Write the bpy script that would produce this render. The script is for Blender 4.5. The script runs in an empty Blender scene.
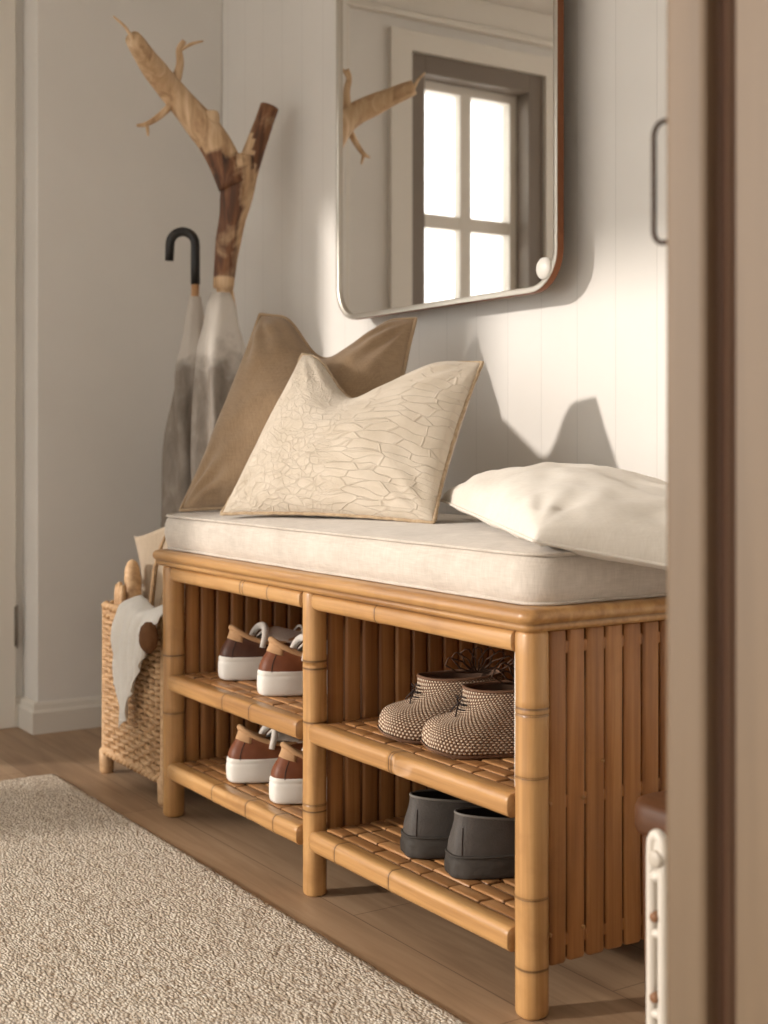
import bpy, bmesh, math, random
from mathutils import Vector, Matrix, noise
R = random.Random(7)
PI = math.pi
scene = bpy.context.scene
COL = scene.collection
V = Vector

# ------------------------------------------------------------------ helpers
def smooth(a, b, x):
    t = min(1, max(0, (x - a) / (b - a))); return t * t * (3 - 2 * t)
def lerp(a, b, t): return a + (b - a) * t
def interp(pts, x):
    if x <= pts[0][0]: return pts[0][1]
    for (x0, y0), (x1, y1) in zip(pts, pts[1:]):
        if x <= x1: return lerp(y0, y1, smooth(x0, x1, x))
    return pts[-1][1]

def new():
    bm = bmesh.new(); bm.verts.layers.float.new('dark'); return bm

def dk(bm, verts, val):
    L = bm.verts.layers.float['dark']
    for v in verts: v[L] = val

def obj(name, bm, mat, parent=None, smooth_=True, local=False, bev=None, solid=None, subsurf=0, auto=None):
    """link a bmesh as ONE object; world coordinates unless local"""
    if parent is not None and not local:
        bmesh.ops.translate(bm, verts=bm.verts, vec=-V(parent.location) if parent.parent is None else -(V(parent.parent.location) + V(parent.location)))
    me = bpy.data.meshes.new(name)
    bmesh.ops.recalc_face_normals(bm, faces=bm.faces)
    bm.to_mesh(me); bm.free()
    for p in me.polygons: p.use_smooth = smooth_
    if auto is not None:
        me.set_sharp_from_angle(angle=math.radians(auto))
    o = bpy.data.objects.new(name, me); COL.objects.link(o)
    me.materials.append(mat)
    if parent is not None: o.parent = parent
    if bev:
        m = o.modifiers.new('bevel', 'BEVEL'); m.width = bev; m.segments = 3; m.limit_method = 'ANGLE'
    if solid:
        m = o.modifiers.new('solid', 'SOLIDIFY'); m.thickness = solid; m.offset = 0
    if subsurf:
        m = o.modifiers.new('sub', 'SUBSURF'); m.levels = subsurf; m.render_levels = subsurf
    return o

def tag(o, label, cat, group=None):
    o['label'] = label; o['category'] = cat
    if group: o['group'] = group
    return o
def thing(name, label, cat, loc=(0, 0, 0), rz=0, group=None):
    o = bpy.data.objects.new(name, None); COL.objects.link(o)
    o.empty_display_size = .05
    o.location = loc; o.rotation_euler = (0, 0, rz)
    return tag(o, label, cat, group)
def struct(name, bm, m, parent=None, **k):
    o = obj(name, bm, m, parent, **k)
    if parent is None: o['kind'] = 'structure'
    return o

def box(bm, a, b):
    x0, y0, z0 = a; x1, y1, z1 = b
    vs = [bm.verts.new(p) for p in ((x0,y0,z0),(x1,y0,z0),(x1,y1,z0),(x0,y1,z0),(x0,y0,z1),(x1,y0,z1),(x1,y1,z1),(x0,y1,z1))]
    for f in ((0,3,2,1),(4,5,6,7),(0,1,5,4),(1,2,6,5),(2,3,7,6),(3,0,4,7)):
        bm.faces.new([vs[i] for i in f])
    return vs

def skin_rings(bm, rings, closed=False, cap=True):
    """rings: list of lists of Vectors (same count)"""
    vr = [[bm.verts.new(p) for p in r] for r in rings]
    n = len(vr[0]); m = len(vr)
    for i in range(m if closed else m - 1):
        A = vr[i]; B = vr[(i + 1) % m]
        for j in range(n):
            k = (j + 1) % n
            bm.faces.new((A[j], A[k], B[k], B[j]))
    if cap and not closed:
        try:
            bm.faces.new(list(reversed(vr[0]))); bm.faces.new(vr[-1])
        except ValueError: pass
    return vr

def tube(bm, pts, rad, seg=10, closed=False, cap=True, flat=1.0):
    pts = [V(p) for p in pts]; n = len(pts)
    if not hasattr(rad, '__len__'): rad = [rad] * n
    T = []
    for i in range(n):
        if closed: t = pts[(i + 1) % n] - pts[i - 1]
        else: t = pts[min(i + 1, n - 1)] - pts[max(i - 1, 0)]
        T.append(t.normalized())
    up = V((0, 0, 1)) if abs(T[0].z) < .9 else V((1, 0, 0))
    N = (up - T[0] * up.dot(T[0])).normalized()
    rings = []
    for i in range(n):
        N = (N - T[i] * N.dot(T[i])).normalized()
        B = T[i].cross(N)
        rings.append([pts[i] + (N * math.cos(a) * flat + B * math.sin(a)) * rad[i]
                      for a in (2 * PI * k / seg for k in range(seg))])
    return skin_rings(bm, rings, closed=closed, cap=cap)

def rrect(w, h, r, seg=4):
    pts = []
    for cx, cy, a0 in ((w/2-r, h/2-r, 0), (-w/2+r, h/2-r, PI/2), (-w/2+r, -h/2+r, PI), (w/2-r, -h/2+r, 1.5*PI)):
        for k in range(seg + 1):
            a = a0 + PI / 2 * k / seg
            pts.append((cx + r * math.cos(a), cy + r * math.sin(a)))
    return pts

def bar(bm, p0, p1, w, h, r, nodes=(), up=(0, 0, 1), wob=.0, endr=.006, base=0.0, bump=.035, sq=False):
    """bamboo bar with rounded rectangular section, node rings at distances"""
    p0, p1 = V(p0), V(p1); L = (p1 - p0).length; T = (p1 - p0).normalized()
    up = V(up); N = (up - T * up.dot(T)).normalized(); B = T.cross(N)
    st = [(0, .80, 0), (endr * .35, .93, 0), (endr, 1, 0), (L - endr, 1, 0)] + ([(L - .0012, 1, 0), (L, .97, .3)] if sq else [(L - endr * .35, .93, 0), (L, .80, 0)])
    k = 1
    while k * .05 < L - .01:
        st.append((k * .05, 1, 0)); k += 1
    for q in nodes:
        st += [(q - .009, 1.0, 0), (q - .003, 1 + bump, .15), (q - .0012, 1 + bump * .4, .75), (q + .0002, 1 + bump * .4, .75), (q + .0016, 1 + bump, .1), (q + .009, 1.0, 0)]
    st.sort()
    prof = rrect(w, h, r, 5); rings = []; ds = []
    for s, sc, d in st:
        c = p0 + T * s
        c = c + N * wob * noise.noise(c * 9) + B * wob * noise.noise(c * 9 + V((5, 5, 5)))
        rings.append([c + B * (x * sc) + N * (y * sc) for x, y in prof]); ds.append(d)
    vr = skin_rings(bm, rings)
    for ring, d in zip(vr, ds): dk(bm, ring, max(d, base))
    return vr

# ------------------------------------------------------------------ materials
def nt(name):
    m = bpy.data.materials.new(name); m.use_nodes = True
    t = m.node_tree; t.nodes.clear()
    o = t.nodes.new('ShaderNodeOutputMaterial'); b = t.nodes.new('ShaderNodeBsdfPrincipled')
    t.links.new(b.outputs[0], o.inputs[0])
    return m, t, b
def N(t, ty, **kw):
    n = t.nodes.new(ty)
    for k, v in kw.items():
        if k in n.inputs.keys(): n.inputs[k].default_value = v
        else: setattr(n, k, v)
    return n
def srgb(r, g, b):
    f = lambda c: (c / 255 / 12.92) if c / 255 <= .04045 else ((c / 255 + .055) / 1.055) ** 2.4
    return (f(r), f(g), f(b), 1)
def coords(t, scale=(1, 1, 1), kind='Object', rot=(0, 0, 0)):
    c = t.nodes.new('ShaderNodeTexCoord'); m = t.nodes.new('ShaderNodeMapping')
    m.inputs['Scale'].default_value = scale; m.inputs['Rotation'].default_value = rot
    t.links.new(c.outputs[kind], m.inputs[0]); return m.outputs[0]
def mixc(t, fac, a, b, mode='MIX'):
    n = t.nodes.new('ShaderNodeMix'); n.data_type = 'RGBA'; n.blend_type = mode
    for sock, val in ((n.inputs[0], fac), (n.inputs[6], a), (n.inputs[7], b)):
        if hasattr(val, 'is_linked'): t.links.new(val, sock)
        else: sock.default_value = val
    return n.outputs[2]
def math_(t, op, a, b=0.0, c=0.0, clamp=False):
    n = t.nodes.new('ShaderNodeMath'); n.operation = op; n.use_clamp = clamp
    for s, v in zip(n.inputs, (a, b, c)):
        if hasattr(v, 'is_linked'): t.links.new(v, s)
        else: s.default_value = v
    return n.outputs[0]
def ramp(t, fac, stops):
    n = t.nodes.new('ShaderNodeValToRGB'); e = n.color_ramp.elements
    while len(e) < len(stops): e.new(.5)
    for el, (p, c) in zip(e, stops): el.position = p; el.color = c
    t.links.new(fac, n.inputs[0]); return n.outputs[0]
def bump(t, b, h, strength=.3, dist=.002):
    n = t.nodes.new('ShaderNodeBump'); n.inputs['Strength'].default_value = strength; n.inputs['Distance'].default_value = dist
    t.links.new(h, n.inputs['Height']); t.links.new(n.outputs[0], b.inputs['Normal']); return n
def ntex(t, vec, scale=5, detail=4, rough=.55, dist=0):
    n = N(t, 'ShaderNodeTexNoise', Scale=scale, Detail=detail, Roughness=rough, Distortion=dist)
    t.links.new(vec, n.inputs['Vector']); return n.outputs[0]

def wood(name, c_dark, c_mid, c_light, axis='x', across=55, along=2.2, rough=.42, dcol=(60, 32, 14), spot=.35, bumpS=.15, coat=0.0):
    m, t, b = nt(name)
    sc = [across] * 3; sc['xyz'.index(axis)] = along
    v = coords(t, sc)
    n1 = ntex(t, v, 1, 5, .6, .4)
    big = ntex(t, coords(t, [s * .16 for s in sc]), 1, 3, .5)
    f = math_(t, 'ADD', math_(t, 'MULTIPLY', n1, .65), math_(t, 'MULTIPLY', big, .35))
    c = ramp(t, f, [(.30, srgb(*c_dark)), (.5, srgb(*c_mid)), (.68, srgb(*c_light))])
    blot = ntex(t, coords(t, (14, 14, 14)), 1, 4, .6)
    bl = math_(t, 'MULTIPLY', math_(t, 'SUBTRACT', blot, .56, clamp=True), spot * 6, clamp=True)
    c = mixc(t, bl, c, srgb(*c_dark))
    a = N(t, 'ShaderNodeAttribute', attribute_name='dark')
    c = mixc(t, a.outputs['Fac'], c, srgb(*dcol))
    t.links.new(c, b.inputs['Base Color'])
    b.inputs['Roughness'].default_value = rough
    b.inputs['Coat Weight'].default_value = coat
    bump(t, b, n1, bumpS, .0008)
    return m

def fabric(name, c1, c2, scale=900, bumpS=.5, mott=18, kind='Object', rough=.95, sheen=.25, wob=0.0, transl=0.0, slub=.35):
    m, t, b = nt(name)
    v = coords(t, (1, 1, 1), kind)
    nA = ntex(t, coords(t, (scale * .06, scale, scale * .06), kind), 1, 2)
    nB = ntex(t, coords(t, (scale, scale * .06, scale * .06), kind), 1, 2)
    nC = ntex(t, coords(t, (scale * .06, scale * .06, scale), kind), 1, 2)
    w = math_(t, 'ADD', math_(t, 'ADD', nA, nB), nC)
    w = math_(t, 'MULTIPLY', w, .333)
    mo = ntex(t, v, mott, 4)
    f = math_(t, 'ADD', math_(t, 'MULTIPLY', w, 1 - slub), math_(t, 'MULTIPLY', mo, slub))
    c = ramp(t, f, [(.38, srgb(*c1)), (.62, srgb(*c2))])
    t.links.new(c, b.inputs['Base Color'])
    b.inputs['Roughness'].default_value = rough
    b.inputs['Sheen Weight'].default_value = sheen
    b.inputs['Sheen Roughness'].default_value = .6
    h = w
    if wob:
        h = math_(t, 'ADD', w, math_(t, 'MULTIPLY', ntex(t, v, 30, 3), wob))
    bump(t, b, h, bumpS, .0012)
    if transl:
        out = [n for n in t.nodes if n.type == 'OUTPUT_MATERIAL'][0]
        tr = N(t, 'ShaderNodeBsdfTranslucent'); t.links.new(c, tr.inputs[0])
        mx = N(t, 'ShaderNodeMixShader', Fac=transl)
        t.links.new(b.outputs[0], mx.inputs[1]); t.links.new(tr.outputs[0], mx.inputs[2]); t.links.new(mx.outputs[0], out.inputs[0])
    return m

def plain(name, c, rough=.5, metal=0, bumps=0, bs=200, spec=.5, var=0):
    m, t, b = nt(name)
    b.inputs['Base Color'].default_value = srgb(*c)
    b.inputs['Roughness'].default_value = rough; b.inputs['Metallic'].default_value = metal
    b.inputs['Specular IOR Level'].default_value = spec
    n = ntex(t, coords(t), bs, 4)
    if bumps: bump(t, b, n, bumps, .001)
    if var:
        n2 = ntex(t, coords(t), 12, 4)
        k = tuple(max(0, x - var) for x in c)
        t.links.new(ramp(t, n2, [(.35, srgb(*k)), (.65, srgb(*c))]), b.inputs['Base Color'])
    return m

M = {}
BC = ((142, 98, 56), (186, 140, 87), (210, 167, 113))
for ax in 'xyz':
    M['bam_' + ax] = wood('bamboo_' + ax, *BC, axis=ax, across=60, along=2.0, rough=.36, coat=.12)
M['slat_z'] = wood('bamboo_slat', (128, 82, 44), (170, 116, 66), (194, 142, 88), axis='z', across=75, along=2.5, rough=.45, spot=.25)
M['strip'] = wood('bamboo_strip', (136, 90, 52), (180, 130, 82), (204, 156, 106), axis='x', across=70, along=4, rough=.40, dcol=(48, 24, 10), spot=.3)
M['casing'] = wood('door_wood', (90, 73, 55), (108, 89, 68), (122, 101, 79), axis='z', across=18, along=.9, rough=.5, dcol=(80, 50, 32), spot=.08)
M['stool'] = wood('stool_wood', (78, 48, 28), (98, 62, 38), (110, 74, 46), axis='x', across=40, along=2, rough=.5)
M['drift'] = None
M['cushion'] = fabric('oatmeal_linen', (192, 181, 168), (216, 206, 194), 700, .5, 14, slub=.3)
M['cush_pipe'] = fabric('oatmeal_piping', (186, 175, 162), (212, 202, 190), 900, .4, 14)
M['brown_linen'] = fabric('brown_linen', (134, 109, 81), (160, 133, 102), 800, .6, 12, slub=.3)
M['brown_pipe'] = fabric('brown_piping', (150, 125, 95), (176, 149, 118), 900, .4, 14)
M['white_cot'] = fabric('white_cotton', (214, 205, 192), (232, 225, 214), 900, .25, 8, slub=.5, sheen=.15)
M['white_cloth'] = fabric('white_cloth', (236, 230, 221), (246, 242, 235), 900, .3, 8, transl=.2)
M['sheer'] = fabric('sheer_linen', (206, 188, 164), (224, 208, 186), 500, .3, 9, transl=.45)
M['ivory_edge'] = fabric('ivory_edge', (150, 124, 92), (196, 172, 140), 260, .8, 60)
m, t, b = nt('voile')
out = [n for n in t.nodes if n.type == 'OUTPUT_MATERIAL'][0]
tr = N(t, 'ShaderNodeBsdfTranslucent'); tr.inputs[0].default_value = (.95, .94, .92, 1); tp = N(t, 'ShaderNodeBsdfTransparent')
mx = N(t, 'ShaderNodeMixShader', Fac=.65); t.links.new(tp.outputs[0], mx.inputs[1]); t.links.new(tr.outputs[0], mx.inputs[2]); t.links.new(mx.outputs[0], out.inputs[0])
M['voile'] = m
M['sneak'] = plain('tan_leather', (132, 78, 46), .5, 0, .25, 260, .4, 34)
M['sneak_dark'] = plain('shaded_leather', (90, 54, 36), .5, 0, .25, 260, .4, 30)
M['sneak_tab'] = plain('pale_suede', (196, 156, 116), .75, 0, .2, 400, .3, 24)
M['stitch'] = plain('dark_stitch', (44, 28, 20), .8)
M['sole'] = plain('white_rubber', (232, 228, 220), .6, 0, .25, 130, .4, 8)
M['lining'] = fabric('shoe_lining', (206, 196, 184), (226, 218, 208), 700, .3, 20)
M['lin_dark'] = plain('dark_lining', (62, 54, 48), .9)
M['grey'] = plain('grey_leather', (86, 80, 75), .6, 0, .9, 330, .35, 22)
M['grey_sole'] = plain('grey_rubber', (76, 71, 66), .7, 0, 1.0, 140, .3, 34)
M['grey_edge'] = plain('grey_edge', (112, 106, 99), .6)
M['black'] = plain('black_fabric', (46, 42, 39), .7, 0, .5, 90)
M['black_plastic'] = plain('black_handle', (30, 27, 25), .45)
M['silver'] = plain('brushed_silver', (196, 190, 180), .30, 1, .15, 30)
M['bronze'] = plain('copper_band', (128, 80, 52), .5, .7)
M['dark_metal'] = plain('dark_bronze', (58, 46, 38), .4, .8)
M['chrome_knob'] = plain('pale_knob', (236, 232, 224), .35)
M['rad'] = plain('white_enamel', (206, 198, 186), .35)
M['rad_boss'] = plain('boss_enamel', (186, 176, 162), .4)
M['rust'] = plain('brown_spacer', (128, 88, 58), .6)
M['base'] = plain('white_trim', (222, 216, 206), .45)
M['taupe'] = plain('taupe_frame', (122, 110, 98), .5)
M['hinge'] = plain('aged_steel', (128, 118, 106), .5, .3)

# mirror glass
m, t, b = nt('mirror_glass')
b.inputs['Base Color'].default_value = (.86, .85, .83, 1); b.inputs['Metallic'].default_value = 1; b.inputs['Roughness'].default_value = .012
M['mirror'] = m
m, t, b = nt('window_glass')
out = [n for n in t.nodes if n.type == 'OUTPUT_MATERIAL'][0]
tr = N(t, 'ShaderNodeBsdfTransparent'); tr.inputs[0].default_value = (.97, .97, .96, 1)
gl = N(t, 'ShaderNodeBsdfGlossy', Roughness=.02); mx = N(t, 'ShaderNodeMixShader', Fac=.06)
t.links.new(tr.outputs[0], mx.inputs[1]); t.links.new(gl.outputs[0], mx.inputs[2]); t.links.new(mx.outputs[0], out.inputs[0])
M['glass'] = m

# plaster + board wall
def wallmat(name, c, groove=None):
    m, t, b = nt(name)
    v = coords(t)
    n = ntex(t, v, 3, 4); n2 = ntex(t, v, 160, 3)
    k = tuple(x - 5 for x in c)
    col = ramp(t, n, [(.35, srgb(*k)), (.65, srgb(*c))])
    h = math_(t, 'MULTIPLY', n2, .25)
    if groove:
        sp = N(t, 'ShaderNodeSeparateXYZ'); t.links.new(v, sp.inputs[0])
        fr = math_(t, 'FRACT', math_(t, 'MULTIPLY_ADD', sp.outputs[0], 1 / groove, 100.23))
        d = math_(t, 'ABSOLUTE', math_(t, 'SUBTRACT', fr, .5))
        g = math_(t, 'MULTIPLY', math_(t, 'SUBTRACT', d, .487), 80, clamp=True)
        col = mixc(t, math_(t, 'MULTIPLY', g, .22), col, srgb(120, 110, 98))
        h = math_(t, 'SUBTRACT', h, g)
    t.links.new(col, b.inputs['Base Color'])
    b.inputs['Roughness'].default_value = .7
    bump(t, b, h, .25, .0015)
    return m
M['wall'] = wallmat('plaster', (226, 222, 216))
M['boards'] = wallmat('painted_boards', (229, 225, 219), .1)

# floor planks (run along x)
m, t, b = nt('oak_planks')
v = coords(t)
br = N(t, 'ShaderNodeTexBrick', Scale=1.0, offset=.37)
br.inputs['Mortar Size'].default_value = .0012; br.inputs['Brick Width'].default_value = 1.15; br.inputs['Row Height'].default_value = .135
br.inputs['Color1'].default_value = (.25, .25, .25, 1); br.inputs['Color2'].default_value = (.75, .75, .75, 1); br.inputs['Mortar'].default_value = (0, 0, 0, 1)
br.inputs['Mortar Smooth'].default_value = .2
t.links.new(v, br.inputs['Vector'])
g1 = ntex(t, coords(t, (3.0, 42, 10)), 1, 6, .62, .7)
g2 = ntex(t, coords(t, (1.2, 7, 7)), 1, 3, .5, 1.2)
f = math_(t, 'ADD', math_(t, 'MULTIPLY', g1, .5), math_(t, 'ADD', math_(t, 'MULTIPLY', g2, .35), math_(t, 'MULTIPLY', br.outputs['Color'], .18)))
c = ramp(t, f, [(.33, srgb(134, 106, 81)), (.52, srgb(166, 137, 108)), (.70, srgb(184, 156, 127))])
c = mixc(t, math_(t, 'MULTIPLY', br.outputs['Fac'], .55), c, srgb(90, 64, 46))
t.links.new(c, b.inputs['Base Color']); b.inputs['Roughness'].default_value = .46
bump(t, b, math_(t, 'SUBTRACT', math_(t, 'MULTIPLY', g1, .3), br.outputs['Fac']), .25, .0015)
M['floor'] = m

# rug: nubby flat-woven loops
m, t, b = nt('nubby_wool')
v = coords(t)
wv = ntex(t, v, 22, 3)
vv = N(t, 'ShaderNodeMapping'); vv.inputs['Scale'].default_value = (150, 235, 100)
mixv = N(t, 'ShaderNodeMix', data_type='VECTOR'); mixv.inputs[0].default_value = .006
wn = N(t, 'ShaderNodeTexNoise', Scale=30.0, Detail=3.0); t.links.new(v, wn.inputs['Vector'])
t.links.new(v, mixv.inputs[4]); t.links.new(wn.outputs['Color'], mixv.inputs[5])
t.links.new(mixv.outputs[1], vv.inputs[0])
vo = N(t, 'ShaderNodeTexVoronoi', Scale=1.0, Randomness=.75); t.links.new(vv.outputs[0], vo.inputs['Vector'])
dist = vo.outputs['Distance']
rc = N(t, 'ShaderNodeSeparateColor'); t.links.new(vo.outputs['Color'], rc.inputs[0])
f = math_(t, 'ADD', math_(t, 'MULTIPLY', rc.outputs[0], .45), math_(t, 'MULTIPLY', ntex(t, coords(t, (22, 55, 22)), 1, 4), .75))
c = ramp(t, f, [(.28, srgb(176, 156, 130)), (.52, srgb(214, 200, 180)), (.78, srgb(234, 224, 208))])
sh = math_(t, 'MULTIPLY', math_(t, 'SUBTRACT', dist, .38), 1.7, clamp=True)
c = mixc(t, sh, c, srgb(150, 126, 100))
t.links.new(c, b.inputs['Base Color']); b.inputs['Roughness'].default_value = .97; b.inputs['Sheen Weight'].default_value = .2
bump(t, b, math_(t, 'ADD', math_(t, 'SUBTRACT', 1.0, dist), math_(t, 'MULTIPLY', wv, .5)), .9, .006)
M['rug'] = m

# ivory quilt: stitched cracks on the left, running rows on the right
m, t, b = nt('ivory_quilt')
uv = coords(t, (1, 1, 1), 'UV')
nz = N(t, 'ShaderNodeTexNoise', Scale=5.0, Detail=2.0); t.links.new(uv, nz.inputs['Vector'])
mv = N(t, 'ShaderNodeMix', data_type='VECTOR'); mv.inputs[0].default_value = .09
t.links.new(uv, mv.inputs[4]); t.links.new(nz.outputs['Color'], mv.inputs[5])
vo = N(t, 'ShaderNodeTexVoronoi', Scale=21.0, feature='DISTANCE_TO_EDGE'); t.links.new(mv.outputs[1], vo.inputs['Vector'])
vo2 = N(t, 'ShaderNodeTexVoronoi', Scale=29.0, feature='DISTANCE_TO_EDGE'); t.links.new(mv.outputs[1], vo2.inputs['Vector'])
l1 = math_(t, 'SUBTRACT', 1.0, math_(t, 'MULTIPLY', vo.outputs[0], 20), clamp=True)
l1b = math_(t, 'SUBTRACT', 1.0, math_(t, 'MULTIPLY', vo2.outputs[0], 18), clamp=True)
left = math_(t, 'MAXIMUM', l1, math_(t, 'MULTIPLY', l1b, .6))
sp = N(t, 'ShaderNodeSeparateXYZ'); t.links.new(uv, sp.inputs[0])
mp = N(t, 'ShaderNodeMapping'); mp.inputs['Scale'].default_value = (8, 27, 1); t.links.new(mv.outputs[1], mp.inputs[0])
vo3 = N(t, 'ShaderNodeTexVoronoi', Scale=1.0, Randomness=.62, feature='DISTANCE_TO_EDGE'); t.links.new(mp.outputs[0], vo3.inputs['Vector'])
right = math_(t, 'SUBTRACT', 1.0, math_(t, 'MULTIPLY', vo3.outputs[0], 24), clamp=True)
side = math_(t, 'MULTIPLY', math_(t, 'SUBTRACT', math_(t, 'ADD', sp.outputs[0], math_(t, 'MULTIPLY', ntex(t, uv, 4, 2), .25)), .58), 8, clamp=True)
ln = mixc(t, side, left, right)
fine = ntex(t, coords(t, (300, 300, 300), 'UV'), 1, 3)
base = ramp(t, ntex(t, uv, 8, 3), [(.3, srgb(205, 191, 171)), (.7, srgb(221, 208, 190))])
c = mixc(t, math_(t, 'MULTIPLY', ln, math_(t, 'MULTIPLY_ADD', ntex(t, uv, 14, 3), .38, .0)), base, srgb(150, 124, 94))
t.links.new(c, b.inputs['Base Color']); b.inputs['Roughness'].default_value = .95; b.inputs['Sheen Weight'].default_value = .2
bump(t, b, math_(t, 'SUBTRACT', math_(t, 'MULTIPLY', fine, .7), ln), .62, .003)
M['quilt'] = m

# woven raffia (shoes)
m, t, b = nt('woven_raffia')
uv = coords(t, (1, 1, 1), 'UV')
ck = N(t, 'ShaderNodeMapping'); ck.inputs['Scale'].default_value = (76, 28, 1); t.links.new(uv, ck.inputs[0])
sp = N(t, 'ShaderNodeSeparateXYZ'); t.links.new(ck.outputs[0], sp.inputs[0])
rowi = math_(t, 'FLOOR', sp.outputs[1])
ux = math_(t, 'ADD', sp.outputs[0], math_(t, 'MULTIPLY', math_(t, 'MODULO', rowi, 2.0), .5))
dx = math_(t, 'ABSOLUTE', math_(t, 'SUBTRACT', math_(t, 'FRACT', ux), .5))
dy = math_(t, 'ABSOLUTE', math_(t, 'SUBTRACT', math_(t, 'FRACT', sp.outputs[1]), .5))
d = math_(t, 'ADD', math_(t, 'POWER', math_(t, 'MULTIPLY', dx, 2.0), 2.0), math_(t, 'POWER', math_(t, 'MULTIPLY', dy, 2.0), 2.0))
hgt = math_(t, 'SUBTRACT', 1.0, d, clamp=True)
c = ramp(t, hgt, [(.05, srgb(112, 80, 58)), (.4, srgb(188, 158, 130)), (.8, srgb(226, 204, 180))])
t.links.new(c, b.inputs['Base Color']); b.inputs['Roughness'].default_value = .7
bump(t, b, hgt, .9, .003)
M['raffia'] = m
M['raffia_dark'] = plain('dark_raffia', (84, 58, 40), .8, 0, .4, 200)

# driftwood
m, t, b = nt('driftwood')
v = coords(t, (34, 34, 5))
n1 = ntex(t, v, 1, 5, .6, .8); n2 = ntex(t, coords(t), 9, 4, .6, .5)
c = ramp(t, n1, [(.32, srgb(158, 122, 88)), (.48, srgb(200, 166, 128)), (.66, srgb(222, 193, 157))])
dkr = ramp(t, n1, [(.35, srgb(58, 36, 24)), (.5, srgb(104, 66, 42)), (.68, srgb(150, 104, 68))])
a = N(t, 'ShaderNodeAttribute', attribute_name='dark')
msk = math_(t, 'MULTIPLY', math_(t, 'SUBTRACT', math_(t, 'ADD', a.outputs['Fac'], n2), .86), 5, clamp=True)
t.links.new(mixc(t, msk, c, dkr), b.inputs['Base Color']); b.inputs['Roughness'].default_value = .65
bump(t, b, n1, .5, .004)
M['drift'] = m

# umbrella cloth: white crown, mottled grey skirt (attribute 'dark' = height ratio)
m, t, b = nt('umbrella_cloth')
a = N(t, 'ShaderNodeAttribute', attribute_name='dark')
n1 = ntex(t, coords(t, (26, 26, 9)), 1, 5, .65, .6)
gr = ramp(t, n1, [(.32, srgb(128, 117, 106)), (.52, srgb(152, 141, 129)), (.70, srgb(176, 165, 153))])
n2 = math_(t, 'MULTIPLY', math_(t, 'SUBTRACT', ntex(t, coords(t), 14, 3), .5), .25)
ed = math_(t, 'MULTIPLY', math_(t, 'SUBTRACT', math_(t, 'ADD', a.outputs['Fac'], n2), .125), 14, clamp=True)
c = mixc(t, ed, srgb(216, 208, 198), gr)
t.links.new(c, b.inputs['Base Color']); b.inputs['Roughness'].default_value = .6
out = [n for n in t.nodes if n.type == 'OUTPUT_MATERIAL'][0]
tr = N(t, 'ShaderNodeBsdfTranslucent'); t.links.new(c, tr.inputs[0]); mx = N(t, 'ShaderNodeMixShader', Fac=.2)
t.links.new(b.outputs[0], mx.inputs[1]); t.links.new(tr.outputs[0], mx.inputs[2]); t.links.new(mx.outputs[0], out.inputs[0])
bump(t, b, n1, .3, .004)
M['umb'] = m
M['rattan'] = wood('rattan', (150, 112, 76), (194, 156, 114), (216, 182, 142), axis='x', across=90, along=30, rough=.6, dcol=(104, 70, 42))
M['rattan_in'] = plain('rattan_liner', (116, 82, 54), .9, 0, .6, 120, .3, 24)
M['shaft'] = wood('shaft_wood', (150, 104, 66), (186, 140, 98), (200, 158, 116), axis='z', across=80, along=6)

# ------------------------------------------------------------------ room
YB, XL, XR, CE = .53, -1.954, -2.065, 2.10     # back wall, left wall, recess wall, ceiling
bm = new(); box(bm, (-3.4, -3.6, -.05), (1.9, .65, 0)); struct('floor', bm, M['floor'], smooth_=False)
bm = new(); box(bm, (-2.3, -2.7, CE), (1.9, .65, CE + .08)); struct('ceiling', bm, M['wall'], smooth_=False)
bm = new(); box(bm, (XL - .25, YB, 0), (1.9, YB + .1, CE)); struct('wall_back', bm, M['boards'], smooth_=False)

def wall_x(name, x0, x1, y0, y1, holes, m):
    """wall between x0..x1 running y0..y1 with rectangular holes (ya, yb, za, zb)"""
    bm = new(); ys = sorted({y0, y1, *[h[0] for h in holes], *[h[1] for h in holes]})
    for a, c in zip(ys, ys[1:]):
        hs = [h for h in holes if h[0] <= a + 1e-6 and h[1] >= c - 1e-6]
        if not hs: box(bm, (x0, a, 0), (x1, c, CE))
        else:
            h = hs[0]
            if h[2] > .001: box(bm, (x0, a, 0), (x1, c, h[2]))
            box(bm, (x0, a, h[3]), (x1, c, CE))
    return struct(name, bm, m, smooth_=False)
W1 = (-.785, -.265, .92, 1.90)           # window seen in the mirror
W2 = (-2.45, -1.20, .06, 2.00)           # tall glazed doors further along: the sun comes in here
bm = new(); box(bm, (XL - .25, .022, 0), (XL, YB, CE)); struct('wall_left', bm, M['wall'], smooth_=False, bev=.004)
wall_x('wall_left_recess', XR - .14, XR, -2.6, .022, [W1, W2], M['wall'])
# right: white wall behind the wooden door casing
bm = new(); box(bm, (.64, -.30, 0), (1.9, -.2, CE)); struct('wall_right', bm, M['wall'], smooth_=False)
bm = new(); box(bm, (.74, -.2, 0), (.84, YB, CE)); struct('wall_right_side', bm, M['wall'], smooth_=False)
bm = new(); box(bm, (1.9, -2.7, 0), (2.0, .65, CE)); struct('wall_right_hall', bm, M['wall'], smooth_=False)
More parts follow.
